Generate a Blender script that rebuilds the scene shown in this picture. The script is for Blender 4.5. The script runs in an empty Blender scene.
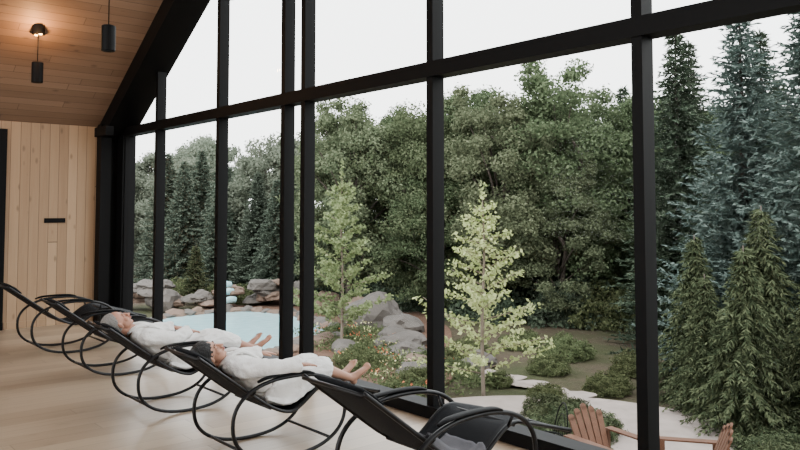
import bpy, math, random
import numpy as np
from mathutils import Vector, Matrix, noise
random.seed(7)
D = bpy.data
COL = bpy.context.scene.collection

# ------------------------------------------------------------------ helpers
class MB:
    def __init__(s): s.vc=[]; s.lc=[]; s.nc=[]; s.m=[]; s.n=0; s.sm=[]
    def add(s, v, f, m=0, smooth=True):
        s.vc.append(np.array([tuple(p) for p in v],dtype=np.float32))
        s.lc.append(np.array([i for q in f for i in q],dtype=np.int32)+s.n)
        s.nc.append(np.array([len(q) for q in f],dtype=np.int32))
        s.n+=len(v)
        s.m.append(np.full(len(f),m,dtype=np.int32)); s.sm.append(np.full(len(f),smooth,dtype=bool))
    def rhombs(s, C, A, B, m=0):
        C=np.asarray(C);A=np.asarray(A);B=np.asarray(B)
        n=len(C)
        V=np.stack([C+A,C+B-A*0.15,C-A,C-B-A*0.15],axis=1).reshape(-1,3)
        s.vc.append(V.astype(np.float32)); s.lc.append(np.arange(n*4,dtype=np.int32)+s.n); s.nc.append(np.full(n,4,dtype=np.int32))
        s.n+=n*4
        s.m.append(np.full(n,m,dtype=np.int32)); s.sm.append(np.zeros(n,dtype=bool))
    def mesh(s,name,mats):
        me=D.meshes.new(name)
        V=np.concatenate(s.vc); L=np.concatenate(s.lc); N=np.concatenate(s.nc)
        me.vertices.add(len(V)); me.vertices.foreach_set('co',V.ravel())
        me.loops.add(len(L)); me.loops.foreach_set('vertex_index',L)
        me.polygons.add(len(N)); st=np.concatenate([[0],np.cumsum(N)[:-1]]).astype(np.int32)
        me.polygons.foreach_set('loop_start',st)
        for m in mats: me.materials.append(m)
        me.update(calc_edges=True)
        me.polygons.foreach_set('material_index',np.concatenate(s.m))
        me.polygons.foreach_set('use_smooth',np.concatenate(s.sm))
        me.validate(); me.update(); return me
    def obj(s,name,mats,loc=(0,0,0),rot=(0,0,0),scale=(1,1,1),parent=None):
        return put(name,s.mesh(name,mats),loc,rot,scale,parent)
def put(name,me,loc=(0,0,0),rot=(0,0,0),scale=(1,1,1),parent=None):
    o=D.objects.new(name,me); o.location=loc; o.rotation_euler=rot
    o.scale=scale if hasattr(scale,'__len__') else (scale,)*3
    COL.objects.link(o)
    if parent: o.parent=parent
    return o
def box(x0,x1,y0,y1,z0,z1):
    v=[(x0,y0,z0),(x1,y0,z0),(x1,y1,z0),(x0,y1,z0),(x0,y0,z1),(x1,y0,z1),(x1,y1,z1),(x0,y1,z1)]
    f=[(0,3,2,1),(4,5,6,7),(0,1,5,4),(1,2,6,5),(2,3,7,6),(3,0,4,7)]
    return v,f
def boxobj(name,b,mat,bevel=0):
    mb=MB(); mb.add(*box(*b),0,False); o=mb.obj(name,[mat])
    if bevel:
        md=o.modifiers.new('bev','BEVEL'); md.width=bevel; md.segments=2
    return o
def xform(v,M): return [tuple(M@Vector(p)) for p in v]
def cat(P,n=6,closed=False):
    P=[Vector(p) for p in P]; out=[]
    N=len(P); rngi=range(N if closed else N-1)
    for i in rngi:
        if closed: a,b,c,d=P[(i-1)%N],P[i],P[(i+1)%N],P[(i+2)%N]
        else: a,b,c,d=P[max(i-1,0)],P[i],P[i+1],P[min(i+2,N-1)]
        for k in range(n):
            t=k/n
            out.append(0.5*((2*b)+(c-a)*t+(2*a-5*b+4*c-d)*t*t+(3*b-a-3*c+d)*t**3))
    if not closed: out.append(P[-1])
    return out
def loft(P,ra,rb=None,lat=(1,0,0),n=16,closed=False):
    P=[Vector(p) for p in P]; N=len(P)
    if not hasattr(ra,'__len__'): ra=[ra]*N
    if rb is None: rb=ra
    if not hasattr(rb,'__len__'): rb=[rb]*N
    v=[];f=[];lat=Vector(lat)
    for i in range(N):
        if closed: T=P[(i+1)%N]-P[i-1]
        else: T=P[min(i+1,N-1)]-P[max(i-1,0)]
        T.normalize()
        L=lat-T*lat.dot(T)
        if L.length<0.05: L=Vector((0,0,1))-T*T.z
        L.normalize(); B=T.cross(L)
        for k in range(n):
            a=2*math.pi*k/n
            v.append(P[i]+L*(ra[i]*math.cos(a))+B*(rb[i]*math.sin(a)))
    for i in range(N if closed else N-1):
        j=(i+1)%N
        for k in range(n):
            k2=(k+1)%n
            f.append((i*n+k,i*n+k2,j*n+k2,j*n+k))
    if not closed:
        v.append(P[0]); v.append(P[-1]); a=len(v)-2;b=a+1
        for k in range(n):
            k2=(k+1)%n
            f.append((a,k2,k)); f.append((b,(N-1)*n+k,(N-1)*n+k2))
    return v,f
def interp(vals,N):
    x=np.linspace(0,len(vals)-1,N); return list(np.interp(x,range(len(vals)),vals))
def sloft(P,ra,rb=None,lat=(1,0,0),n=20,k=5,caps=True):
    Q=cat(P,k); N=len(Q); a=interp(ra,N); b=interp(rb,N) if rb else list(a)
    return loft(Q,a,b,lat,n)
def ell(c,r,M=None,nu=20,nv=12):
    v=[];f=[]
    for i in range(1,nv):
        th=math.pi*i/nv
        for j in range(nu):
            ph=2*math.pi*j/nu
            v.append(Vector((c[0]+r[0]*math.sin(th)*math.cos(ph),c[1]+r[1]*math.sin(th)*math.sin(ph),c[2]+r[2]*math.cos(th))))
    for i in range(nv-2):
        for j in range(nu):
            j2=(j+1)%nu
            f.append((i*nu+j,(i+1)*nu+j,(i+1)*nu+j2,i*nu+j2))
    v.append(Vector((c[0],c[1],c[2]+r[2]))); v.append(Vector((c[0],c[1],c[2]-r[2])))
    t=len(v)-2
    for j in range(nu):
        j2=(j+1)%nu
        f.append((t,j,j2)); f.append((t+1,(nv-2)*nu+j2,(nv-2)*nu+j))
    if M is not None: v=[M@p for p in v]
    return v,f

# ------------------------------------------------------------------ node helpers
def newmat(name):
    m=D.materials.new(name); m.use_nodes=True; nt=m.node_tree
    for n in list(nt.nodes): nt.nodes.remove(n)
    out=nt.nodes.new('ShaderNodeOutputMaterial'); return m,nt,out
def nd(nt,t,**kw):
    n=nt.nodes.new(t)
    for k,v in kw.items():
        if k=='inp':
            for a,b in v.items():
                if hasattr(b,'is_output') : nt.links.new(b,n.inputs[a])
                else: n.inputs[a].default_value=b
        else: setattr(n,k,v)
    return n
def mth(nt,op,a,b=None,c=None):
    n=nt.nodes.new('ShaderNodeMath'); n.operation=op
    for i,x in enumerate((a,b,c)):
        if x is None: continue
        if hasattr(x,'is_output'): nt.links.new(x,n.inputs[i])
        else: n.inputs[i].default_value=x
    return n.outputs[0]
def mixc(nt,fac,a,b,mode='MIX'):
    n=nt.nodes.new('ShaderNodeMix'); n.data_type='RGBA'; n.blend_type=mode
    for i,x in ((0,fac),(6,a),(7,b)):
        if hasattr(x,'is_output'): nt.links.new(x,n.inputs[i])
        else: n.inputs[i].default_value=x if i==0 else (*x[:3],1)
    return n.outputs[2]
def ramp(nt,fac,stops):
    n=nt.nodes.new('ShaderNodeValToRGB'); nt.links.new(fac,n.inputs[0])
    e=n.color_ramp.elements
    while len(e)<len(stops): e.new(0.5)
    for q,(p,c) in zip(e,stops): q.position=p; q.color=(*c,1)
    return n.outputs[0]
def simple(name,col,rough=0.5,metal=0,var=0.15,scale=8,bump=0,bscale=60,spec=0.5,sheen=0):
    m,nt,out=newmat(name)
    tc=nd(nt,'ShaderNodeTexCoord'); no=nd(nt,'ShaderNodeTexNoise',inp={'Vector':tc.outputs['Object'],'Scale':scale,'Detail':5.0})
    c=mixc(nt,no.outputs['Fac'],[x*(1-var) for x in col],[min(1,x*(1+var)) for x in col])
    p=nd(nt,'ShaderNodeBsdfPrincipled',inp={'Base Color':c,'Roughness':rough,'Metallic':metal,'Specular IOR Level':spec,'Sheen Weight':sheen})
    if bump:
        n2=nd(nt,'ShaderNodeTexNoise',inp={'Vector':tc.outputs['Object'],'Scale':bscale,'Detail':4.0})
        b=nd(nt,'ShaderNodeBump',inp={'Height':n2.outputs['Fac'],'Strength':bump,'Distance':0.02})
        nt.links.new(b.outputs[0],p.inputs['Normal'])
    nt.links.new(p.outputs[0],out.inputs[0]); return m
def wood(name,c1,c2,idx,along,width,length=2.6,rough=0.5,gap=0.035,knots=0.5,gapcol=0.35):
    m,nt,out=newmat(name)
    tc=nd(nt,'ShaderNodeTexCoord'); sp=nd(nt,'ShaderNodeSeparateXYZ',inp={0:tc.outputs['Object']})
    I=sp.outputs[idx]; A=sp.outputs[along]
    q=mth(nt,'DIVIDE',I,width); fl=mth(nt,'FLOOR',q); fr=mth(nt,'FRACT',q)
    w1=nd(nt,'ShaderNodeTexWhiteNoise',noise_dimensions='1D',inp={'W':fl})
    off=mth(nt,'MULTIPLY',w1.outputs['Value'],length)
    q2=mth(nt,'DIVIDE',mth(nt,'ADD',A,off),length); fl2=mth(nt,'FLOOR',q2); fr2=mth(nt,'FRACT',q2)
    w2=nd(nt,'ShaderNodeTexWhiteNoise',noise_dimensions='2D')
    cb=nd(nt,'ShaderNodeCombineXYZ',inp={0:fl,1:fl2}); nt.links.new(cb.outputs[0],w2.inputs['Vector'])
    cg=nd(nt,'ShaderNodeCombineXYZ',inp={0:mth(nt,'MULTIPLY',I,22.0),1:mth(nt,'MULTIPLY',A,1.3),2:mth(nt,'MULTIPLY',w2.outputs['Value'],30.0)})
    g=nd(nt,'ShaderNodeTexNoise',inp={'Vector':cg.outputs[0],'Scale':1.0,'Detail':6.0,'Roughness':0.65,'Distortion':0.6})
    fac=mth(nt,'ADD',mth(nt,'MULTIPLY',w2.outputs['Value'],0.55),mth(nt,'MULTIPLY',g.outputs['Fac'],0.5))
    c=ramp(nt,fac,[(0.15,c1),(0.9,c2)])
    if knots:
        ck=nd(nt,'ShaderNodeCombineXYZ',inp={0:mth(nt,'MULTIPLY',I,6.0),1:mth(nt,'MULTIPLY',A,2.6),2:fl})
        vo=nd(nt,'ShaderNodeTexVoronoi',inp={'Vector':ck.outputs[0],'Scale':1.0})
        k=ramp(nt,vo.outputs['Distance'],[(0.05,(1,1,1)),(0.16,(0,0,0))])
        km=mth(nt,'MULTIPLY',k,knots)
        c=mixc(nt,km,c,[x*0.35 for x in c1])
    e1=mth(nt,'LESS_THAN',fr,gap); e2=mth(nt,'LESS_THAN',fr2,0.0022)
    e=mth(nt,'MAXIMUM',e1,e2)
    c=mixc(nt,mth(nt,'MULTIPLY',e,1-gapcol),c,(0.02,0.012,0.008))
    p=nd(nt,'ShaderNodeBsdfPrincipled',inp={'Base Color':c,'Roughness':rough})
    b=nd(nt,'ShaderNodeBump',inp={'Height':mth(nt,'SUBTRACT',g.outputs['Fac'],mth(nt,'MULTIPLY',e,2.0)),'Strength':0.25,'Distance':0.004})
    nt.links.new(b.outputs[0],p.inputs['Normal'])
    nt.links.new(p.outputs[0],out.inputs[0]); return m
def leafmat(name,c1,c2,trans=0.35,objvar=0.25):
    m,nt,out=newmat(name)
    ge=nd(nt,'ShaderNodeNewGeometry'); oi=nd(nt,'ShaderNodeObjectInfo')
    c=mixc(nt,ge.outputs['Random Per Island'],c1,c2)
    tc=nd(nt,'ShaderNodeTexCoord'); no=nd(nt,'ShaderNodeTexNoise',inp={'Vector':tc.outputs['Object'],'Scale':0.9,'Detail':3.0})
    v=mth(nt,'ADD',0.70,mth(nt,'MULTIPLY',no.outputs['Fac'],0.78))
    v=mth(nt,'MULTIPLY',v,mth(nt,'ADD',1-objvar/2,mth(nt,'MULTIPLY',oi.outputs['Random'],objvar)))
    hs=nd(nt,'ShaderNodeHueSaturation',inp={'Color':c,'Value':v,'Saturation':0.98})
    h=mth(nt,'ADD',0.48,mth(nt,'MULTIPLY',oi.outputs['Random'],0.03)); nt.links.new(h,hs.inputs['Hue'])
    a=nd(nt,'ShaderNodeBsdfDiffuse',inp={'Color':hs.outputs[0]})
    b=nd(nt,'ShaderNodeBsdfTranslucent',inp={'Color':hs.outputs[0]})
    mx=nd(nt,'ShaderNodeMixShader',inp={0:trans,1:a.outputs[0],2:b.outputs[0]})
    nt.links.new(mx.outputs[0],out.inputs[0]); return m

# ------------------------------------------------------------------ materials
M_floor=wood('oak_floor',(0.255,0.180,0.120),(0.42,0.32,0.222),0,1,0.19,2.4,rough=0.32,gap=0.022,knots=0.25,gapcol=0.4)
M_wall=wood('cedar_wall',(0.27,0.165,0.09),(0.45,0.30,0.175),1,2,0.135,6,rough=0.55,gap=0.05,knots=0.55,gapcol=0.3)
M_wallx=wood('cedar_wall_x',(0.27,0.165,0.09),(0.45,0.30,0.175),0,2,0.135,6,rough=0.55,gap=0.05,knots=0.55,gapcol=0.3)
M_ceil=wood('cedar_ceiling',(0.175,0.105,0.065),(0.30,0.195,0.13),0,1,0.115,3.2,rough=0.6,gap=0.05,knots=0.5,gapcol=0.35)
M_black=simple('black_steel',(0.0022,0.0022,0.0025),0.55,0.0,0.1,spec=0.12)
M_tube=simple('black_powdercoat_tube',(0.004,0.004,0.005),0.4,0.0,0.1,spec=0.3)
M_sling=simple('black_sling_fabric',(0.009,0.010,0.012),0.8,0,0.25,40,0.3,300,spec=0.15)
M_robe=simple('white_cotton_robe',(0.86,0.85,0.83),0.9,0,0.03,6,0.35,110,0.2)
M_skin=simple('skin',(0.47,0.25,0.17),0.5,0,0.1,10,0.1,80)
M_skin2=simple('skin_tanned',(0.43,0.21,0.14),0.5,0,0.12,10,0.1,80)
M_lip=simple('lips',(0.36,0.12,0.10),0.45)
M_hairb=simple('black_hair',(0.006,0.005,0.005),0.4,0,0.4,60,0.8,140)
M_hairg=simple('grey_hair',(0.24,0.225,0.21),0.6,0,0.35,60,0.8,140)
M_towel=simple('grey_towel',(0.13,0.13,0.145),0.95,0,0.1,20,0.5,200)
M_bark=simple('bark',(0.07,0.055,0.045),0.9,0,0.4,6,0.6,20)
M_barkl=simple('bark_light',(0.17,0.135,0.105),0.9,0,0.3,6,0.5,20)
M_rock=simple('granite',(0.095,0.085,0.077),0.9,0,0.5,1.6,0.8,7,spec=.2)
M_rockd=simple('brown_rock',(0.14,0.098,0.076),0.9,0,0.5,2.2,0.8,8,spec=.2)
M_patio=simple('patio_flagstone',(0.29,0.245,0.22),0.9,0,0.3,3,0.6,40,spec=.2)
M_deck=simple('cedar_chair_wood',(0.11,0.05,0.028),0.6,0,0.3,12,0.3,60,spec=.3)
M_concrete=simple('concrete',(0.3,0.3,0.29),0.85,0,0.2,4,0.3,30)
L_dec=leafmat('leaf_maple',(0.050,0.072,0.036),(0.115,0.142,0.08))
L_dec2=leafmat('leaf_locust',(0.070,0.090,0.050),(0.15,0.172,0.104))
L_far=leafmat('leaf_hazy',(0.10,0.12,0.088),(0.17,0.19,0.145))  # distance haze painted in as a paler leaf colour
L_blue=leafmat('needle_blue_spruce',(0.055,0.080,0.070),(0.13,0.165,0.146),0.1)
L_green=leafmat('needle_spruce',(0.030,0.046,0.030),(0.075,0.096,0.066),0.1)
L_hazyn=leafmat('needle_hazy',(0.058,0.078,0.058),(0.115,0.14,0.108),0.1)  # spruce green paled, aerial haze mixed into the colour
L_cedar=leafmat('needle_cedar',(0.032,0.044,0.024),(0.085,0.10,0.054),0.15)
L_gink=leafmat('leaf_ginkgo',(0.24,0.29,0.11),(0.45,0.48,0.24),0.4)
L_gink2=leafmat('leaf_birch',(0.13,0.18,0.08),(0.25,0.31,0.15),0.4)
L_shrub=leafmat('leaf_shrub',(0.048,0.065,0.030),(0.13,0.15,0.075))
L_flow=leafmat('petal_red',(0.33,0.06,0.035),(0.48,0.18,0.09),0.2)
L_yel=leafmat('petal_yellow',(0.4,0.35,0.15),(0.5,0.47,0.3),0.2)

Mg,nt,out=newmat('window_glass')
tr=nd(nt,'ShaderNodeBsdfTransparent',inp={'Color':(0.955,0.97,0.965,1)})
gl=nd(nt,'ShaderNodeBsdfGlossy',inp={'Roughness':0.0,'Color':(1,1,1,1)})
lw=nd(nt,'ShaderNodeFresnel',inp={'IOR':1.07})
mx=nd(nt,'ShaderNodeMixShader',inp={0:lw.outputs[0],1:tr.outputs[0],2:gl.outputs[0]})
nt.links.new(mx.outputs[0],out.inputs[0])
Mw,nt,out=newmat('pool_water')
tc=nd(nt,'ShaderNodeTexCoord'); no=nd(nt,'ShaderNodeTexNoise',inp={'Vector':tc.outputs['Object'],'Scale':3.0,'Detail':3.0})
c=mixc(nt,no.outputs['Fac'],(0.24,0.43,0.46),(0.36,0.54,0.57))
p=nd(nt,'ShaderNodeBsdfPrincipled',inp={'Base Color':c,'Roughness':0.15,'Specular IOR Level':.3})
b=nd(nt,'ShaderNodeBump',inp={'Height':no.outputs['Fac'],'Strength':0.3,'Distance':0.05}); nt.links.new(b.outputs[0],p.inputs['Normal'])
nt.links.new(p.outputs[0],out.inputs[0])
Mgr,nt,out=newmat('garden_ground')
tc=nd(nt,'ShaderNodeTexCoord')
n1=nd(nt,'ShaderNodeTexNoise',inp={'Vector':tc.outputs['Object'],'Scale':0.30,'Detail':6.0,'Roughness':0.65})
n2=nd(nt,'ShaderNodeTexNoise',inp={'Vector':tc.outputs['Object'],'Scale':7.0,'Detail':6.0,'Roughness':0.7})
g=mixc(nt,n2.outputs['Fac'],(0.024,0.029,0.014),(0.072,0.076,0.038))
s=mixc(nt,n2.outputs['Fac'],(0.035,0.026,0.018),(0.105,0.082,0.06))
f=ramp(nt,n1.outputs['Fac'],[(0.40,(0,0,0)),(0.60,(1,1,1))])
c=mixc(nt,f,g,s)
p=nd(nt,'ShaderNodeBsdfPrincipled',inp={'Base Color':c,'Roughness':0.95,'Specular IOR Level':0.1})
b=nd(nt,'ShaderNodeBump',inp={'Height':n2.outputs['Fac'],'Strength':0.8,'Distance':0.1}); nt.links.new(b.outputs[0],p.inputs['Normal'])
nt.links.new(p.outputs[0],out.inputs[0])
M_mulch=simple('mulch',(0.11,0.066,0.047),0.95,0,0.5,9,0.9,30,0.1)
Me_,nt,out=newmat('lamp_glow')
e=nd(nt,'ShaderNodeEmission',inp={'Color':(1,0.5,0.16,1),'Strength':30.0}); nt.links.new(e.outputs[0],out.inputs[0])

# ------------------------------------------------------------------ room shell
XL,XR,YW,YB=-12.2,6.2,4.45,-6.0
EAVE=3.02; SL=0.62; XRG=(XL+XR)/2
def ceilz(x): return EAVE+SL*((x-XL) if x<XRG else (XR-x))
boxobj('floor',(XL-0.2,XR+0.2,YB-0.2,YW+0.12,-0.25,0),M_floor)
boxobj('wall_foundation',(XL-0.2,XR+0.2,YW-0.25,YW+0.08,-2.6,-0.25),M_concrete)
boxobj('wall_left',(XL-0.2,XL,YB,YW+0.1,0,EAVE+0.1),M_wall)
boxobj('wall_right',(XR,XR+0.2,YB,YW+0.1,0,EAVE+0.1),M_wall)
boxobj('wall_back',(XL,XR,YB-.2,YB,0,0.9),M_wallx)  # kept low, leaving the added opening above it for fill light
def gable_frame(name,WX,Y0,Y1,zb=0.0,dz=.12):
    mb=MB()
    for x in WX: mb.add(*box(x-0.04,x+0.04,Y0,Y1,zb,ceilz(x)-dz+0.1),0,False)
    mb.add(*box(XL,XR,Y0-0.02,Y1+0.02,2.87,3.0),0,False)
    mb.add(*box(XL,XR,Y0-0.03,Y1+0.02,zb,zb+0.10),0,False)
    return mb.obj(name,[M_black])
gable_frame('window_frame_back',[XL+.1,-9.9,-7.6,-5.3,-3,-.7,1.6,3.9,6.1],YB-.14,YB-.02,.9)  # unseen back glazing, added to let fill light into the room
mb=MB()
for xa,xb in ((XL-0.25,XRG),(XRG,XR+0.25)):
    za=EAVE+SL*(xa-XL) if xb==XRG else ceilz(XRG)
    zb=ceilz(XRG) if xb==XRG else EAVE+SL*(XR-xb)
    v=[(xa,YB-.2,za),(xb,YB-.2,zb),(xb,YW+.12,zb),(xa,YW+.12,za)]
    v+= [(x,y,z+0.3) for x,y,z in v]
    mb.add(v,[(0,1,2,3),(7,6,5,4),(0,4,5,1),(1,5,6,2),(2,6,7,3),(3,7,4,0)],0,False)
mb.obj('ceiling',[M_ceil])
boxobj('baseboard_left',(XL+.001,XL+0.016,-5.9,1.75,0,0.10),M_wall)
boxobj('baseboard_left',(XL+.001,XL+0.016,2.8,4.05,0,0.10),M_wall)

mb=MB(); dx=XL+.003
mb.add(*box(dx,dx+0.05,1.78,1.88,0,2.9),0,False); mb.add(*box(dx,dx+0.05,2.68,2.78,0,2.9),0,False)
mb.add(*box(dx,dx+0.05,1.88,2.68,2.8,2.9),0,False); mb.add(*box(dx,dx+0.02,1.88,2.68,0.0,2.8),0,False)
mb.add(*box(dx+0.02,dx+0.07,1.95,1.98,0.9,1.2),1,False)
mb.obj('door_1',[M_black,M_tube])
boxobj('wall_sign',(XL+.001,XL+0.02,3.32,3.62,1.53,1.60),M_black,0.004)

WX=[-11.86,-10.64,-8.73,-7.19,-6.79,-4.81,-2.80,-0.85,1.1,3.0,4.6]
Y0,Y1=YW-0.07,YW+0.06
def raz(x): return ceilz(x)-0.12
gable_frame('window_frame',WX,Y0,Y1)
mb=MB()
for sgn in (0,1):
    xa,xb=(XL,XRG) if sgn==0 else (XRG,XR)
    za,zb=ceilz(xa),ceilz(xb)
    v=[(xa,YW-.36,za-.30),(xb,YW-.36,zb-.30),(xb,YW+.1,zb-.30),(xa,YW+.1,za-.30),(xa,YW-.36,za+.02),(xb,YW-.36,zb+.02),(xb,YW+.1,zb+.02),(xa,YW+.1,za+.02)]
    mb.add(v,box(0,1,0,1,0,1)[1],0,False)
mb.add(*box(XL,XL+.2,YW-.38,YW-.22,0,3.05),0,False)
mb.add(*box(XL,XL+.36,YW-.1,YW+.1,0,3.05),0,False)
mb.add(*box(XL,XL+.12,YW-.25,YW-.05,0,3.05),0,False)
mb.add(*box(XL,XL+.5,YW-.42,YW-.3,2.86,3.0),0,False)
mb.obj('trim_rake_beam',[M_black])
xs=sorted(WX)+[XR]; xs=[XL+.3]+xs[1:]
for i in range(len(xs)-1):
    a,b=xs[i]+.03,xs[i+1]-.03
    mb=MB()
    mb.add([(a,YW,.09),(b,YW,.09),(b,YW,2.88),(a,YW,2.88)],[(0,1,2,3)],0,False)
    ta,tb=raz(a),raz(b)
    if min(ta,tb)>2.99:
        if a<XRG<b: mb.add([(a,YW,2.99),(b,YW,2.99),(b,YW,tb),(XRG,YW,raz(XRG)),(a,YW,ta)],[(0,1,2,3,4)],0,False)
        else: mb.add([(a,YW,2.99),(b,YW,2.99),(b,YW,tb),(a,YW,ta)],[(0,1,2,3)],0,False)
    mb.obj('window_%d'%(i+1),[Mg])

for x in (-10.49,-7.9,-5.3,-2.7):
    y=2.73; zc=ceilz(x)
    mb=MB()
    mb.add(*loft([(x,y,zc-.09),(x,y,zc+.03)],[.08,.08],n=24),0,False)
    for a in (0.3,3.4):
        mb.add(*loft([(x+.05*math.cos(a),y+.05*math.sin(a),zc-.10),(x+.05*math.cos(a),y+.05*math.sin(a),zc-.085)],[.02,.02],n=12),1,False)
    mb.add(*loft([(x,y,3.6),(x,y,zc)],[.006,.006],n=8),0)
    mb.add(*loft([(x,y,3.36),(x,y,3.365),(x,y,3.62),(x,y,3.63)],[.06,.07,.07,.055],n=24),0,False)
    mb.obj('pendant_lamp',[M_black,Me_])
    if x<-8:
        l=D.lights.new('canopy_light','POINT'); l.energy=28; l.color=(1,.5,.18); l.shadow_soft_size=.03
        lo=D.objects.new('canopy_light',l); lo.location=(x+.16,y-.05,zc-.18); COL.objects.link(lo)

# ------------------------------------------------------------------ loungers
BED=[(0,.84),(.3,.615),(.55,.43),(.72,.345),(.84,.35),(1.02,.47),(1.12,.50),(1.25,.475),(1.65,.36)]
BC=cat([(0,y,z) for y,z in BED],8)
def bz(y): return float(np.interp(y,[p.y for p in BC],[p.z for p in BC]))
def lounger_mesh():
    mb=MB()
    for sx in (-1,1):
        mb.add(*loft([(sx*.275,p.y,p.z) for p in BC],.013,n=10),0)
        ring=[]
        for k in range(56):
            a=2*math.pi*k/56; ca,sa=math.cos(a),math.sin(a)
            e=0.86
            yy=.76+.50*math.copysign(abs(ca)**e,ca); zz=.314+.30*math.copysign(abs(sa)**e,sa)
            ring.append((sx*.32,yy,zz))
        mb.add(*loft(ring,.015,n=10,closed=True),0)
        mb.add(*sloft([(sx*.325,.46,.61),(sx*.325,.54,.632),(sx*.325,.72,.64),(sx*.325,.88,.632),(sx*.325,.96,.61)],[.012,.028,.028,.028,.012],[.008,.012,.012,.012,.008],n=14),2)
        for (ya,za),(yb,zb) in (((.44,.545),(.44,bz(.44)-.0)),((1.06,.565),(1.06,bz(1.06)))):
            mb.add(*loft([(sx*.32,ya,za),(sx*.28,yb,zb)],.010,n=8),0)
    for y,z in ((.40,.085),(1.12,.085)):
        mb.add(*loft([(-.32,y,z),(.32,y,z)],.012,lat=(0,1,0),n=8),0)
    for y in (0.0,.60,1.12,1.65):
        mb.add(*loft([(-.275,y,bz(y)-.012),(.275,y,bz(y)-.012)],.012,lat=(0,1,0),n=8),0)
    nx=12; v=[];f=[]; N=len(BC)
    for s in (0,1):
        for i,p in enumerate(BC):
            for j in range(nx+1):
                u=j/nx*2-1
                v.append((u*.268,p.y,p.z+.008-.022*(1-u*u)-s*.008))
    L=N*(nx+1)
    for i in range(N-1):
        for j in range(nx):
            a=i*(nx+1)+j
            f.append((a,a+1,a+nx+2,a+nx+1)); f.append((L+a,L+a+nx+1,L+a+nx+2,L+a+1))
    for i in range(N-1):
        for j in (0,nx):
            a=i*(nx+1)+j; f.append((a,a+nx+1,L+a+nx+1,L+a))
    for i in (0,N-1):
        for j in range(nx):
            a=i*(nx+1)+j; f.append((a,L+a,L+a+1,a+1))
    mb.add(v,f,1)
    d=(Vector((0,.3,.615))-Vector((0,0,.84))).normalized()
    c0=Vector((0,.03,.85))
    mb.add(*sloft([c0,c0+d*.02,c0+d*.09,c0+d*.16,c0+d*.18],[.20,.24,.25,.24,.20],[.006,.018,.028,.018,.006],n=24),1)
    return mb.mesh('rocking_lounger',[M_tube,M_sling,M_black])
LM=lounger_mesh(); LS=.92
LOC=[(-10.05,2.28,1.0),(-8.4,2.34,.95),(-6.6,2.24,LS),(-4.98,2.25,LS),(-3.33,2.34,.99)]
for x,y,s in LOC: put('rocking_lounger',LM,(x,y,0),(0,0,0),s)

def towel():
    mb=MB(); v=[];f=[];nx,ny=26,24
    for i in range(ny+1):
        y=.46+.42*i/ny
        for j in range(nx+1):
            u=-.02+.36*j/nx
            z=bz(y)+.016+.012*noise.noise(Vector((u*14,y*9,0)))+.012
            x=u
            if u>.255: z+=.02
            if u>.29: z-= (u-.29)*2.2; x=.29+(u-.29)*.5
            v.append((x,y+.03*noise.noise(Vector((u*5,3,y))),z))
    for i in range(ny):
        for j in range(nx):
            a=i*(nx+1)+j; f.append((a,a+1,a+nx+2,a+nx+1))
    mb.add(v,f,0); o=mb.obj('towel',[M_towel],(-3.36,2.34,0),(0,0,0),.99); s=o.modifiers.new('s','SOLIDIFY'); s.thickness=.012; s.offset=1
towel()

# ------------------------------------------------------------------ people
def remesh(mb,vox,sm=2,noise_amp=0,nscale=(9,9,9)):
    me=mb.mesh('tmp',[]); o=D.objects.new('tmp',me); COL.objects.link(o)
    r=o.modifiers.new('r','REMESH'); r.mode='VOXEL'; r.voxel_size=vox; r.use_smooth_shade=True
    s=o.modifiers.new('s','SMOOTH'); s.factor=.5; s.iterations=sm
    dg=bpy.context.evaluated_depsgraph_get(); dg.update()
    m2=D.meshes.new_from_object(o.evaluated_get(dg))
    D.objects.remove(o); D.meshes.remove(me)
    if noise_amp:
        for vt in m2.vertices:
            c=vt.co; n=noise.noise(Vector((c.x*nscale[0],c.y*nscale[1],c.z*nscale[2])))+.5*noise.noise(Vector((c.x*nscale[0]*2.3,c.y*nscale[1]*2.3,c.z*nscale[2]*2.3+5)))
            n=1-abs(n)*2.2
            vt.co=c+vt.normal*(n*noise_amp)
    m2.polygons.foreach_set('use_smooth',[True]*len(m2.polygons))
    return m2
def hand(mb,W,Dv,N,thumb,k=1.0,curl=.5):
    Dv=Vector(Dv).normalized(); N=Vector(N); N=(N-Dv*N.dot(Dv)).normalized(); S=Dv.cross(N).normalized()*thumb
    W=Vector(W)
    P=lambda d,s,n: W+Dv*(d*k)+S*(s*k)+N*(n*k)
    mb.add(*sloft([P(-.07,0,0),P(0,0,0),P(.03,0,0),P(.07,0,0.002),P(.094,0,0)],[.027*k,.025*k,.034*k,.041*k,.036*k],[.024*k,.018*k,.017*k,.014*k,.010*k],lat=S))
    for s,L,sp in ((.031,.070,.10),(.0105,.079,.03),(-.0105,.074,-.04),(-.031,.058,-.12)):
        d0=.085; pts=[P(d0-.02,s,0)]; ang=0; d,n,ss=d0,0.0,s
        for seg,fr in enumerate((.45,.30,.25)):
            ang+=curl*(.25,.55,.45)[seg]
            d+=L*fr*math.cos(ang); n-=L*fr*math.sin(ang); ss+=L*fr*sp
            pts.append(P(d,ss,n))
        mb.add(*loft(pts,[.0085*k,.0085*k,.0075*k,.006*k],n=10,lat=S))
    mb.add(*loft([P(.02,.022,-.004),P(.045,.045,-.010),P(.068,.056,-.014),P(.088,.060,-.018)],[.013*k,.0115*k,.0095*k,.007*k],n=10,lat=N))
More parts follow.
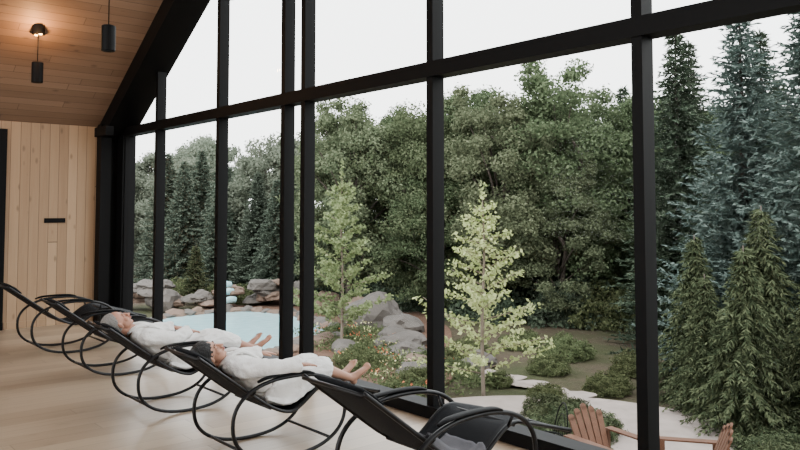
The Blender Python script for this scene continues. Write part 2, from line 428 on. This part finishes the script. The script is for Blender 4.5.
def person(name,X,Y,skin,hairmat,woman,k):
    par=D.objects.new(name,None); par.location=(X,Y,0); par.scale=(k,k,k); COL.objects.link(par)
    wf=.93 if woman else 1.04
    hs=1.03 if woman else 1.08
    U=Vector((0,-.84,.54)).normalized(); F=Vector((0,.54,.84)).normalized()
    HC=Vector((0,.225,.80)) if woman else Vector((0,.185,.84))
    R=Vector((1,0,0))
    MH=Matrix(((R.x*hs,U.x*hs,F.x*hs,HC.x),(R.y*hs,U.y*hs,F.y*hs,HC.y),(R.z*hs,U.z*hs,F.z*hs,HC.z),(0,0,0,1)))
    if woman: MH=MH@Matrix.Rotation(.38,4,'Y')
    else: MH=MH@Matrix.Rotation(.12,4,'Y')
    tf=lambda g:(xform(g[0],MH),g[1])
    mb=MB()
    E=lambda c,r: mb.add(*ell(c,r,MH))
    E((0,.030,-.015),(.075,.086,.095)); E((0,-.04,.022),(.060,.076,.062)); E((0,-.092,.058),(.026,.020,.022))
    E((0,-.075,.03),(.052,.03,.045))
    for s in (-1,1):
        E((s*.036,-.028,.056),(.022,.024,.020)); E((s*.030,.001,.069),(.015,.009,.012))
        E((s*.026,.022,.077),(.024,.008,.010)); E((s*.078,-.008,-.008),(.008,.030,.018)); E((s*.012,-.038,.093),(.009,.008,.010))
    E((0,-.036,.106),(.010,.010,.012)); E((0,-.062,.083),(.024,.010,.012))
    mb.add(*tf(sloft([(0,.018,.076),(0,-.005,.090),(0,-.036,.105)],[.008,.009,.010])))
    nb=Vector((0,.345,.725)) if woman else Vector((0,.315,.755))
    mb.add(*sloft([MH@Vector((0,-.03,-.03)),MH@Vector((0,-.10,-.025)),nb,nb+Vector((0,.05,-.03))],[.052*wf,.052*wf,.062*wf,.09],[.055*wf,.052*wf,.06*wf,.06]))
    sp=[nb+Vector((0,.0,-.01)),(0,.41,.685),(0,.50,.625),(0,.66,.51),(0,.80,.455),(0,.88,.45)]
    mb.add(*sloft(sp,[.08,.155*wf,.165*wf,.135*wf,.165*wf,.12],[.05,.085,.105,.095,.10,.08],n=28))
    kn=.575
    for s in (-1,1):
        kl=1.0 if woman else 1.04
        hip=Vector((s*.085,.82,.455)); knee=Vector((s*.092,1.17*kl,kn+(.01 if s>0 else 0))); ank=Vector((s*.070,1.50*kl,.455))
        mid=(hip+knee)/2; c1=knee.lerp(ank,.3)
        mb.add(*sloft([hip,mid,knee,c1,knee.lerp(ank,.65),ank],[.088*wf,.075*wf,.054*wf,.054*wf,.042*wf,.033*wf],n=20))
        fd=Vector((s*.18,.62,.60)).normalized(); fl=.225*(.95 if woman else 1.08)
        he=ank+Vector((0,.035,-.035)); ball=he+fd*fl*.70; side=Vector((1,0,0))
        mb.add(*ell(he+Vector((0,.0,0.005)),(.030,.032,.032)))
        mb.add(*sloft([ank+Vector((0,-.01,.0)),he.lerp(ball,.25)+Vector((0,-.018,.018)),he.lerp(ball,.6)+Vector((0,-.01,.01)),ball,ball+fd*.03],[.033,.033,.037,.043,.034],[.034,.036,.026,.016,.010],lat=side))
        for t in range(5):
            r=[.0135,.010,.0095,.009,.0085][t]; ln=[.055,.056,.050,.042,.034][t]
            b0=ball+side*(-s*(.031-.0165*t))
            mb.add(*loft([b0,b0+fd*ln*.6+Vector((0,-.002,.004)),b0+fd*ln],[r,r,r*.75],n=10))
    put('body',remesh(mb,.0055,1),parent=par).data.materials.append(skin)
    mb=MB(); mb.add(*ell((0,-.058,.0935),(.021,.0045,.0045),MH)); mb.add(*ell((0,-.066,.0925),(.018,.005,.005),MH)); mb.obj('lips',[M_lip],parent=par)
    mb=MB()
    for s in (-1,1):
        mb.add(*tf(loft([(s*.014,.024,.087),(s*.03,.029,.084),(s*.046,.022,.070)],[.002,.0035,.002],n=8)))
        mb.add(*tf(loft([(s*.018,-.003,.080),(s*.03,-.006,.082),(s*.043,-.003,.076)],[.001,.0016,.001],n=6)))
    mb.obj('brows_and_lashes',[hairmat],parent=par)
    mb=MB()
    if woman:
        mb.add(*ell((0,.046,-.024),(.086,.090,.097),MH)); mb.add(*ell((.03,.10,-.055),(.06,.05,.05),MH))
        for s in (-1,1):
            mb.add(*tf(sloft([(s*.05,.06,-.01),(s*.084,.0,-.035),(s*.09,-.06,-.06),(s*.10,-.13,-.05)],[.03,.03,.028,.012],n=14)))
        mb.add(*ell((0,-.02,-.075),(.085,.09,.035),MH))
        hm=remesh(mb,.005,2,.0035,(26,26,26))
    else:
        mb.add(*ell((0,.050,-.033),(.083,.083,.090),MH))
        for s in (-1,1): mb.add(*ell((s*.060,.0,-.035),(.020,.045,.045),MH))
        hm=remesh(mb,.005,2,.003,(40,40,40))
    put('hair',hm,parent=par).data.materials.append(hairmat)
    mb=MB()
    mb.add(*sloft([nb+Vector((0,.04,-.03)),(0,.42,.683),(0,.50,.630),(0,.66,.53),(0,.80,.47),(0,.93,.48)],[.11,.20*wf,.215*wf,.195*wf,.22*wf,.185],[.052,.108,.130,.125,.128,.11],n=32))
    sy=.405 if woman else .385
    mb.add(*sloft([(-.165,sy,.695),(-.09,sy-.035,.712),(0,sy-.03,.70),(.09,sy-.035,.712),(.165,sy,.695)],[.07,.072,.05,.072,.07],lat=(0,1,0),n=20))
    mb.add(*sloft([(0,.62,.43),(0,.80,.39),(0,1.0,.48),(0,1.16,.53)],[.22,.255,.25,.225],[.028,.03,.03,.028],n=32))
    for s in (-1,1):
        P=[(s*.088,.80,.468),(s*.095,.98,.53),(s*.098,1.14,.578),(s*.096,1.23,.568)]+([] if woman else [(s*.092,1.36,.525)])
        n_=len(P)
        mb.add(*sloft(P,[.118,.108,.096,.092,.082][:n_],[.116,.106,.096,.090,.078][:n_],n=24))
    mb.add(*sloft([(0,.9,.51),(0,1.05,.565),(0,1.2,.58)],[.13,.12,.10],[.085,.066,.056],n=24))
    if woman:
        arms=[(1,(.165,.415,.69),(.285,.62,.69),(.315,.84,.690),(.02,1,-.10),(0,0,1)),(-1,(-.165,.415,.69),(-.285,.62,.69),(-.315,.84,.690),(0,1,-.10),(0,0,1))]
    else:
        arms=[(1,(.185,.40,.71),(.25,.63,.675),(.14,.82,.715),(-.55,.8,-.1),(.1,.2,1)),(-1,(-.185,.40,.71),(-.30,.62,.70),(-.318,.86,.692),(0,1,-.10),(0,0,1))]
    hb=MB()
    for s,sh,el,wr,dv,nn in arms:
        sh,el,wr=Vector(sh),Vector(el),Vector(wr)
        e2=wr-(wr-el)*.06
        mb.add(*sloft([Vector((sh.x*.6,sh.y-.01,sh.z)),sh,sh.lerp(el,.5),el,el.lerp(wr,.5),e2],[.06,.080,.070,.062,.057,.060],n=20))
        hb.add(*sloft([el,el.lerp(wr,.4),wr],[.038,.036,.025],n=14))
        hand(hb,wr,dv,nn,-1 if s>0 else 1, .93 if woman else 1.04, .35)
    rm=remesh(mb,.009,1,.009,(13,7,13))
    put('robe',rm,parent=par).data.materials.append(M_robe)
    put('hands',remesh(hb,.0034,1),parent=par).data.materials.append(skin)
    mb=MB()
    dz=nb-Vector((0,.345,.725))
    for s in (-1,1):
        mb.add(*sloft([Vector((0,.295,.690))+dz,Vector((s*.055,.305,.725))+dz,Vector((s*.072,.365,.780))+dz*.7,(s*.055,.46,.802),(s*.02,.565,.760),(0,.70,.675)],[.018,.024,.027,.030,.030,.026],[.011,.013,.015,.015,.015,.012],n=14))
    Q=[]
    c=Vector((0,.67,.525)); nn=Vector((0,.577,.817))
    for a in range(40):
        t=2*math.pi*a/40; Q.append(c+Vector((1,0,0))*(.205*wf*math.cos(t))+nn*(.138*math.sin(t)))
    mb.add(*loft(Q,.009,.024,lat=nn,n=10,closed=True))
    mb.obj('collar_and_belt',[M_robe],parent=par)
person('woman',-4.98,2.25,M_skin,M_hairb,True,LS)
person('man',-6.6,2.24,M_skin2,M_hairg,False,LS)

# ------------------------------------------------------------------ garden
GZ=-2.2
mb=MB(); N=110; v=[];f=[]
for i in range(N+1):
    for j in range(N+1):
        x=-95+150*i/N; y=4.3+95*j/N
        d=max(0,(y-12)/40)
        v.append((x,y,GZ-.03+.10*noise.noise(Vector((x*.25,y*.25,0)))*min(1,d*4)))
for i in range(N):
    for j in range(N):
        a=i*(N+1)+j; f.append((a,a+N+1,a+N+2,a+1))
mb.add(v,f,0); mb.obj('garden_ground',[Mgr])
def blob(name,cx,cy,rx,ry,z,mat,seed=0,h=.06,rotz=0):
    mb=MB(); n=72; P=[]
    for k in range(n):
        a=2*math.pi*k/n; r=1+.22*noise.noise(Vector((math.cos(a)*1.3+seed,math.sin(a)*1.3,seed)))
        x,y=rx*r*math.cos(a),ry*r*math.sin(a)
        P.append((cx+x*math.cos(rotz)-y*math.sin(rotz),cy+x*math.sin(rotz)+y*math.cos(rotz)))
    v=[(x,y,z) for x,y in P]+[(x,y,z-h) for x,y in P]
    f=[tuple(range(n))]+[(k,k+n,(k+1)%n+n,(k+1)%n) for k in range(n)]
    mb.add(v,f,0,False); mb.obj(name,[mat]); return P
blob('mulch_bed',-21.0,13.8,9.5,4.6,GZ+.06,M_mulch,3,.2,-.5)
blob('patio',-7.2,9.6,4.6,4.0,GZ+.09,M_patio,5,.3,-.3)
PX,PY,PRX,PRY=-22.2,11.7,4.1,2.8
blob('swimming_pool',PX,PY,PRX,PRY,GZ+.14,Mw,8,.1,-.35)

def rock_geo(mb,c,s,seed,m=0,rz=0,sub=3):
    import bmesh
    bm=bmesh.new(); bmesh.ops.create_icosphere(bm,subdivisions=sub,radius=1)
    v=[]
    for q in bm.verts:
        p=q.co.copy(); n=noise.noise(p*1.1+Vector((seed*3.1,0,0)))*.45+noise.noise(p*2.7+Vector((0,seed*2.3,0)))*.18
        p=p*(1+n)
        p.z=max(p.z,-.45)
        x,y=p.x*s[0],p.y*s[1]
        v.append((c[0]+x*math.cos(rz)-y*math.sin(rz),c[1]+x*math.sin(rz)+y*math.cos(rz),c[2]+p.z*s[2]))
    f=[tuple(w.index for w in fc.verts) for fc in bm.faces]
    mb.add(v,f,m,False); bm.free()
mb=MB()
for k in range(50):
    a=2*math.pi*k/50; r=1+.22*noise.noise(Vector((math.cos(a)*1.3+8,math.sin(a)*1.3,8)))
    x,y=(PRX+.2)*r*math.cos(a),(PRY+.2)*r*math.sin(a); c_,s_=math.cos(-.35),math.sin(-.35)
    rock_geo(mb,(PX+x*c_-y*s_,PY+x*s_+y*c_,GZ+.12),(random.uniform(.25,.5),random.uniform(.2,.4),random.uniform(.12,.28)),k,k%2,random.random()*3,2)
mb.obj('pool_border_stones',[M_rock,M_rockd])
mb=MB()
for k in range(30):
    u=random.uniform(-1,1); lv=random.random()
    rock_geo(mb,(-28.0+u*1.6+random.uniform(-.4,.4),14.4+u*2.9,GZ+.15+lv*.8),(random.uniform(.35,.7),random.uniform(.35,.7),random.uniform(.16,.30)),k+60,k%2,random.random()*3)
for (w,h) in ((.12,.95),(.3,.7),(.5,.4)):
    mb.add(*sloft([(-27.5+w,14.0,GZ+h),(-27.5+w,14.2,GZ+h+.02),(-27.5+w,14.4,GZ+h)],[.10,.13,.10],[.12,.14,.12],lat=(1,0,0),n=12),2)
mb.obj('rock_waterfall',[M_rock,M_rockd,Mw])
for (x,y,s) in ((-20.2,16.0,(1.1,.8,.72)),(-21.9,16.6,(.8,.6,.6)),(-18.7,15.8,(.7,.55,.4)),(-16.6,14.0,(.75,.55,.32)),(-15.7,13.5,(.5,.45,.26)),(-17.6,14.6,(.6,.5,.35)),(-14.7,12.9,(.45,.4,.2)),(-24.9,17.4,(.7,.6,.5)),(-16.9,12.4,(.5,.4,.25)),(-13.6,14.0,(.5,.5,.25)),(-13.9,12.2,(.6,.5,.2)),(-28.9,12.3,(.8,.6,.6))):
    mb=MB(); rock_geo(mb,(0,0,0),s,x*1.7,0,y); mb.obj('boulder',[M_rockd if int(abs(x)*10)%3==0 else M_rock],(x,y,GZ+s[2]*.40))
mb=MB()
for k in range(14):
    t=k/13; x=-16.8+8.8*t; y=12.7-.2*t+.8*math.sin(t*3)
    rock_geo(mb,(x,y,GZ+.04),(.46,.32,.06),k+200,0,random.random()*3)
mb.obj('stepping_stone_path',[M_patio])

def unit(n,r):
    v=r.normal(size=(n,3)); return v/np.linalg.norm(v,axis=1)[:,None]
def leaves(mb,C,r,ln,wd,m,outdir=None):
    n=len(C); A=unit(n,r)
    if outdir is not None:
        Nn=outdir*0.9+unit(n,r)*.8; Nn/=np.linalg.norm(Nn,axis=1)[:,None]
        A=A-Nn*(A*Nn).sum(1)[:,None]; A/=np.linalg.norm(A,axis=1)[:,None]+1e-6
        B=np.cross(Nn,A)
    else:
        B=np.cross(A,unit(n,r)); B/=np.linalg.norm(B,axis=1)[:,None]+1e-6
    s=r.uniform(.7,1.3,size=(n,1))
    mb.rhombs(C,A*ln*s,B*wd*s,m)
def dec_mesh(name,seed,H,R,base,leaf,bark,ln=.058,wd=.036,nc=170,per=330,cr=(.35,.8),flat=.8):
    r=np.random.default_rng(seed); mb=MB()
    tr=[(0,0,-.2)]+[(r.normal()*.12*i,r.normal()*.12*i,H*.75*i/5) for i in range(1,6)]
    mb.add(*sloft(tr,[.20,.15,.13,.10,.07,.03],n=10),1)
    cz=base+(H-base)*.46; rz=(H-base)/2
    spires=[(r.uniform(-.6,.6)*R,r.uniform(-.6,.6)*R,r.uniform(.75,1.0)) for _ in range(6)]
    for i in range(nc):
        if i%4==0:
            sx,sy,sh=spires[r.integers(6)]; t=r.uniform(.1,1)
            w=(1-t)*1.3+.15
            c=np.array([sx+r.normal()*w*.6,sy+r.normal()*w*.6,base+(H-base)*(.35+.65*t)*sh])
            rad=r.uniform(*cr)*(1.05-.5*t)
        else:
            d=unit(1,r)[0]; q=r.uniform(.35,1.0)**.5
            lump=1+.35*noise.noise(Vector((d[0]*2+seed,d[1]*2,d[2]*2)))
            up=1.0 if d[2]>0 else 1.05
            wz=1.0 if d[2]<0 else 1-.35*d[2]
            c=np.array([d[0]*R*q*lump*wz,d[1]*R*q*lump*wz,cz+d[2]*q*rz*.92*up]); c[2]=max(c[2],base)
            rad=r.uniform(*cr)
        n=per
        d=unit(n,r); d[:,2]=np.where(d[:,2]<0,d[:,2]*.6,d[:,2])
        q=r.uniform(.45,1.0,size=(n,1))**.7
        C=c+d*q*rad*np.array([1.0,1.0,flat])+r.normal(size=(n,3))*.08
        leaves(mb,C,r,ln,wd,0,d*np.array([1,1,1.2]))
        if i%7==0:
            h0=max(.8,c[2]*.55)
            mb.add(*loft([(0,0,h0),((c[0])*.5,(c[1])*.5,h0+(c[2]-h0)*.6),tuple(c)],[.05,.035,.012],n=6),1)
    return mb.mesh(name,[leaf,bark])
def con_mesh(name,seed,H,R,leaf,bark,droop=.25,up=.15,lv=52,hang=0,ln=.10,wd=.018,base=.25):
    r=np.random.default_rng(seed); mb=MB()
    mb.add(*loft([(0,0,-.2),(0,0,H*.5),(0,0,H)],[.15*H/9,.09*H/9,.012],n=8),1)
    Cs=[];As=[];Bs=[]
    for i in range(lv):
        t=(i/lv); z=base+(H-base)*t
        rr=R*(1-t)**.82*(1+.18*r.normal()*.6)+.06
        nb=int(8+7*(1-t)); a0=r.uniform(0,6.28)
        for b in range(nb):
            a=a0+b*2*math.pi/nb+r.normal()*.15; L=rr*r.uniform(.72,1.12)
            out_=np.array([math.cos(a),math.sin(a),0]); side=np.array([-math.sin(a),math.cos(a),0])
            steps=max(3,int(L/.085))
            s=(np.arange(steps)+.5)/steps
            P=out_[None]*(s*L)[:,None]; P[:,2]=z+(-droop*s*L+up*L*s**2.5)+r.normal()*.03
            for sd in (-1,1,0,0):
                tl=(ln*(1.25-s*.7))*r.uniform(.8,1.2,size=steps)
                if sd: dirv=out_[None]*.65+side[None]*sd*.8+r.normal(size=(steps,3))*.2
                else: dirv=out_[None]*.9+r.normal(size=(steps,3))*.45
                dirv[:,2]-=hang*r.uniform(.4,1,size=steps)
                dirv/=np.linalg.norm(dirv,axis=1)[:,None]
                C=P+dirv*tl[:,None]*.8
                up_=np.array([0,0,1.0])[None]+r.normal(size=(steps,3))*.5
                Bv=np.cross(dirv,up_); Bv/=np.linalg.norm(Bv,axis=1)[:,None]+1e-6
                Cs.append(C);As.append(dirv*tl[:,None]);Bs.append(Bv*wd*(1+tl[:,None]*3))
    mb.rhombs(np.concatenate(Cs),np.concatenate(As),np.concatenate(Bs),0)
    return mb.mesh(name,[leaf,bark])
def young_mesh(name,seed,H,R,leaf,nb=34,per=95,ln=.05):
    r=np.random.default_rng(seed); mb=MB()
    mb.add(*sloft([(0,0,-.1),(.03,0,H*.35),(-.02,.02,H*.7),(0,0,H*.97)],[.045,.035,.022,.008],n=8),1)
    for i in range(nb):
        t=.12+.86*i/nb; z=H*t*.95; a=i*2.4+r.normal()*.3; L=R*min(1,(1-t)**.75*1.25)*r.uniform(.65,1.2)+.10
        el=r.uniform(.2,.5)
        P=[Vector((0,0,z)),Vector((math.cos(a)*L*.5,math.sin(a)*L*.5,z+L*.5*el)),Vector((math.cos(a)*L,math.sin(a)*L,z+L*el*1.15))]
        mb.add(*loft(P,[.013,.009,.004],n=6),1)
        n=int(per*(.4+L/R)); s=r.uniform(.15,1.08,size=n); C=np.stack([math.cos(a)*L*s,math.sin(a)*L*s,z+L*el*s],1)+r.normal(size=(n,3))*np.array([.07,.07,.045])
        leaves(mb,C,r,ln,ln*.7,0,np.tile(np.array([[0,0,.6]]),(n,1)))
    n=40; C=np.array([0,0,H])+r.normal(size=(n,3))*np.array([.03,.03,.15]); leaves(mb,C,r,ln*.8,ln*.5,0)
    return mb.mesh(name,[leaf,M_barkl])
def shrub_mesh(name,seed,R,H,leaf,n=9000,ln=.045,wd=.02):
    r=np.random.default_rng(seed); mb=MB()
    for i in range(8):
        a=i*.8; mb.add(*loft([(0,0,0),(math.cos(a)*R*.5,math.sin(a)*R*.5,H*.5)],[.02,.008],n=5),1)
    d=unit(n,r); d[:,2]=np.abs(d[:,2])
    q=r.uniform(.55,1,size=n)**.5
    lump=np.array([1+.45*noise.noise(Vector((x*2.8+seed,y*2.8,z*2.8))) for x,y,z in d])
    C=d*(q*lump)[:,None]*np.array([R,R,H])
    leaves(mb,C,r,ln,wd,0,d)
    return mb.mesh(name,[leaf,M_bark])
DEC=[dec_mesh('tree_a',11,9,3.0,.5,L_dec,M_bark),dec_mesh('tree_b',12,9,2.8,.4,L_dec2,M_bark,cr=(.3,.65)),dec_mesh('tree_c',13,9,3.2,.6,L_dec,M_bark,cr=(.4,.85))]
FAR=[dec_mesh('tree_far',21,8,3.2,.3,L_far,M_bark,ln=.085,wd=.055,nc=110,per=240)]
SPB=con_mesh('blue',31,9,2.3,L_blue,M_bark,droop=.18,up=.22,ln=.13,wd=.022)
SPG=con_mesh('green',32,9,2.0,L_green,M_bark,droop=.30,up=.12,ln=.13,wd=.022)
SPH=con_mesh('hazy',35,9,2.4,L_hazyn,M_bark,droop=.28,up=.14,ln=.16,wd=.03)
CED=con_mesh('cedar',33,4,1.25,L_cedar,M_bark,droop=.45,up=-.05,lv=34,hang=.9,ln=.12,wd=.016)
def T(name,me,x,y,s,rz=None,sz=None):
    rz=random.random()*6.28 if rz is None else rz
    put(name,me,(x,y,GZ),(0,0,rz),(s,s,sz or s))
for i,(x,y,h) in enumerate([(-24.6,18.2,9.0),(-22.4,19.8,8.6),(-22.2,22.4,9.4),(-18.8,20.6,8.7),(-18.2,23.2,9.7),(-16.3,25.6,8.8),(-20.5,25.9,9.2),(-27.5,21.2,8.9),(-14.3,27.0,8.2),(-16.8,21.3,6.0),(-20.8,19.4,6.0),(-25.5,22,8.5)]):
    T('deciduous_tree',DEC[(i+1)%3],x,y,h/9)
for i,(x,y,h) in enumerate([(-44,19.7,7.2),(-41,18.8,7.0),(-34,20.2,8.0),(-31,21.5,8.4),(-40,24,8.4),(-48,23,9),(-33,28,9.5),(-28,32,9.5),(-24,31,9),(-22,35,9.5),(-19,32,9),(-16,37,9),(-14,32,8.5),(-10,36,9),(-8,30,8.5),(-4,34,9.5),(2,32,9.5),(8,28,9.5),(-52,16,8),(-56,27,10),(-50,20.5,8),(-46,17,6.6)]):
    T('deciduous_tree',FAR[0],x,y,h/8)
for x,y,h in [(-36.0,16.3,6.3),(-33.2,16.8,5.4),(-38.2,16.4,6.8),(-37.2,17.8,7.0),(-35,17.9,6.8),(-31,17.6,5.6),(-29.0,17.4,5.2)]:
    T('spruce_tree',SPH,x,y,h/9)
for x,y,h in [(-11.7,20.3,9.3),(-12.8,23.0,9.4),(-19.6,29.5,9.4),(-9.8,21.5,9.0),(-3.0,20.5,9.5),(3,21,9.5),(-10.6,24.5,8)]:
    T('spruce_tree',SPG,x,y,h/9)
for x,y,h in [(-8.3,17.2,8.8),(-6.6,16.6,8.7),(-4.4,18.2,9.2),(-.5,17,9.0)]:
    T('blue_spruce_tree',SPB,x,y,h/9)
for x,y,h in [(-6.4,13.2,3.3),(-7.5,13.9,2.7),(-5.5,13.8,3.0),(-8.3,15.0,3.4),(-4.4,13.0,3.2),(-6.9,15.0,4.0)]:
    T('weeping_cedar',CED,x,y,h/4)
YG=young_mesh('young_ginkgo',41,4.3,1.2,L_gink,nb=44,per=58,ln=.05)
YG2=young_mesh('young_birch',42,5.0,1.15,L_gink2,nb=48,per=80,ln=.055)
T('young_ginkgo_tree',YG,-11.3,11.8,1.0); T('young_birch_tree',YG2,-17.9,12.9,1.0)
T('dwarf_spruce',con_mesh('dw',34,2.4,.75,L_cedar,M_bark,lv=24,ln=.08,wd=.02),-29.9,14.1,1.0)
SH=shrub_mesh('shrub',61,1.0,.8,L_shrub); SH2=shrub_mesh('juniper',62,1.1,.62,L_cedar,n=12000,ln=.07,wd=.012); SH3=shrub_mesh('dark_shrub',63,1.0,.8,L_green)
for x,y,s in [(-8.3,11.0,.75),(-9.1,11.5,.7),(-5.3,12.3,.75),(-4.5,11.4,.9),(-8.9,10.1,.5)]: T('juniper_shrub',SH2,x,y,s)
for i in range(46):
    a=random.uniform(0,1); x=-34+23*a+random.uniform(-1,1); y=17.6+5.5*a+random.uniform(-.8,5.0)
    T('garden_shrub',(SH3,SH3,SH)[i%3],x,y,random.uniform(1.0,1.9))
for x,y,s in [(-12.9,11.4,.5),(-13.8,12.9,.5),(-15.2,11.5,.6),(-16.2,12.3,.5),(-10.3,12.6,.4),(-19.3,13.7,.5),(-28.5,15.8,.9),(-30.5,15.6,.9),(-32,14.4,1.0),(-23.3,16.6,.6),(-12.3,10.2,.5),(-14.6,14.6,.6),(-12.0,14.8,.5),(-10.6,16.3,.6),(-12.9,16.6,.7),(-14.6,16.8,.6),(-9.9,14.2,.5),(-13.0,13.0,.35),(-11.9,12.9,.35)]:
    T('garden_shrub',SH,x,y,s)
r=np.random.default_rng(5); mb=MB()
for k in range(140):
    x=r.uniform(-20.5,-11.8); y=10.8+(-x-11.5)*.34+r.uniform(-1.0,1.8)
    n=60; C=np.array([x,y,GZ+.12])+r.normal(size=(n,3))*np.array([.16,.16,.08]); leaves(mb,C,r,.05,.02,0,None)
    if k%3==0:
        C=np.array([x,y,GZ+.28])+r.normal(size=(9,3))*np.array([.12,.12,.04]); leaves(mb,C,r,.03,.026,[1,2,1,3][(k//3)%4],None)
mb.obj('flower_bed',[L_shrub,L_flow,L_yel,L_gink])

def adi():
    mb=MB()
    for i in range(6):
        y=-.25+i*.085; z=.36-.022*(5-i)
        mb.add(*box(-.27,.27,y-.038,y+.038,z,z+.02),0,False)
    for i in range(5):
        a=(i-2)*.045; h=.66-.045*abs(i-2)
        M=Matrix.Translation((0,-.24,.24))@Matrix.Rotation(math.radians(22),4,'X')@Matrix.Rotation(a,4,'Y')
        x=(i-2)*.098
        v,f=box(x-.046,x+.046,-.011,.011,0,h); mb.add(xform(v,M),f,0,False)
        v,f=loft([(x,-.011,h),(x,.011,h)],[.046,.046],n=16,lat=(1,0,0)); mb.add(xform(v,M),f,0,False)
    M=Matrix.Translation((0,-.24,.24))@Matrix.Rotation(math.radians(22),4,'X')
    v,f=box(-.27,.27,-.035,-.012,.40,.46); mb.add(xform(v,M),f,0,False)
    for s in (-1,1):
        mb.add(*box(s*.36-.065,s*.36+.065,-.40,.36,.54,.56),0,False)
        mb.add(*box(s*.31-.02,s*.31+.02,.24,.33,0,.54),0,False)
        M=Matrix.Translation((s*.29,.27,.36))@Matrix.Rotation(math.radians(20),4,'X')
        v,f=box(-.015,.015,-.95,.05,-.12,0); mb.add(xform(v,M),f,0,False)
        mb.add(*box(s*.31-.02,s*.31+.02,-.40,-.32,.05,.54),0,False)
    mb.add(*box(-.36,.36,-.40,-.37,.46,.53),0,False)
    mb.add(*box(-.3,.3,.24,.26,.26,.36),0,False)
    return mb.mesh('adirondack',[M_deck])
AD=adi()
put('adirondack_chair',AD,(-5.55,9.75,GZ+.09),(0,0,math.radians(125)),1.12)
put('adirondack_chair',AD,(-6.5,9.35,GZ+.09),(0,0,math.radians(-100)),1.1)
mb=MB()
for s in (-1,1):
    mb.add(*loft([(s*.22,-.2,0),(s*.2,-.18,.45)],.012,n=8),0); mb.add(*loft([(s*.22,.22,0),(s*.2,.2,.45)],.012,n=8),0)
mb.add(*loft([(math.cos(a)*.24,math.sin(a)*.24,.45) for a in np.linspace(0,6.28,33)[:-1]],.012,n=8,closed=True),0)
for k in range(-4,5): 
    w=math.sqrt(.24**2-(k*.05)**2); mb.add(*loft([(k*.05,-w,.45),(k*.05,w,.45)],.004,n=6),0)
for rr in (.24,.16,.08): mb.add(*loft([(math.cos(a)*rr,-.2-.1*math.sin(a)*rr*3,.45+math.sin(a)*rr*2) for a in np.linspace(0,math.pi,24)],.010 if rr>.2 else .006,n=8),0)
mb.obj('wire_garden_chair',[M_black],(-7.5,9.2,GZ+.09),(0,0,math.radians(150)))

# ------------------------------------------------------------------ world, sun, camera
w=D.worlds.new('overcast_sky'); bpy.context.scene.world=w; w.use_nodes=True; nt=w.node_tree
for n in list(nt.nodes): nt.nodes.remove(n)
out=nd(nt,'ShaderNodeOutputWorld'); bg=nd(nt,'ShaderNodeBackground')
tc=nd(nt,'ShaderNodeTexCoord'); sp=nd(nt,'ShaderNodeSeparateXYZ',inp={0:tc.outputs['Generated']})
no=nd(nt,'ShaderNodeTexNoise',inp={'Vector':tc.outputs['Generated'],'Scale':2.2,'Detail':4.0})
hz=mth(nt,'ADD',sp.outputs[2],mth(nt,'MULTIPLY',mth(nt,'SUBTRACT',no.outputs['Fac'],.5),.35))
c=ramp(nt,hz,[(0.0,(0.86,0.87,0.85)),(0.25,(0.94,0.95,0.95)),(0.8,(0.85,0.88,0.91))])
nt.links.new(c,bg.inputs[0]); bg.inputs[1].default_value=5.5; nt.links.new(bg.outputs[0],out.inputs[0])
s=D.lights.new('sun','SUN'); s.energy=2.0; s.angle=math.radians(25); s.color=(1,.95,.88)
so=D.objects.new('sun',s); so.rotation_euler=(math.radians(38),math.radians(22),math.radians(30)); COL.objects.link(so)
cam=D.cameras.new('camera'); co=D.objects.new('camera',cam); COL.objects.link(co)
cam.lens=34.47; cam.sensor_width=36; cam.clip_start=.05; cam.clip_end=500
cam.shift_y=-57/800
co.location=(0,0,1.75); co.rotation_euler=(math.radians(93),0,math.radians(49.9))
bpy.context.scene.camera=co
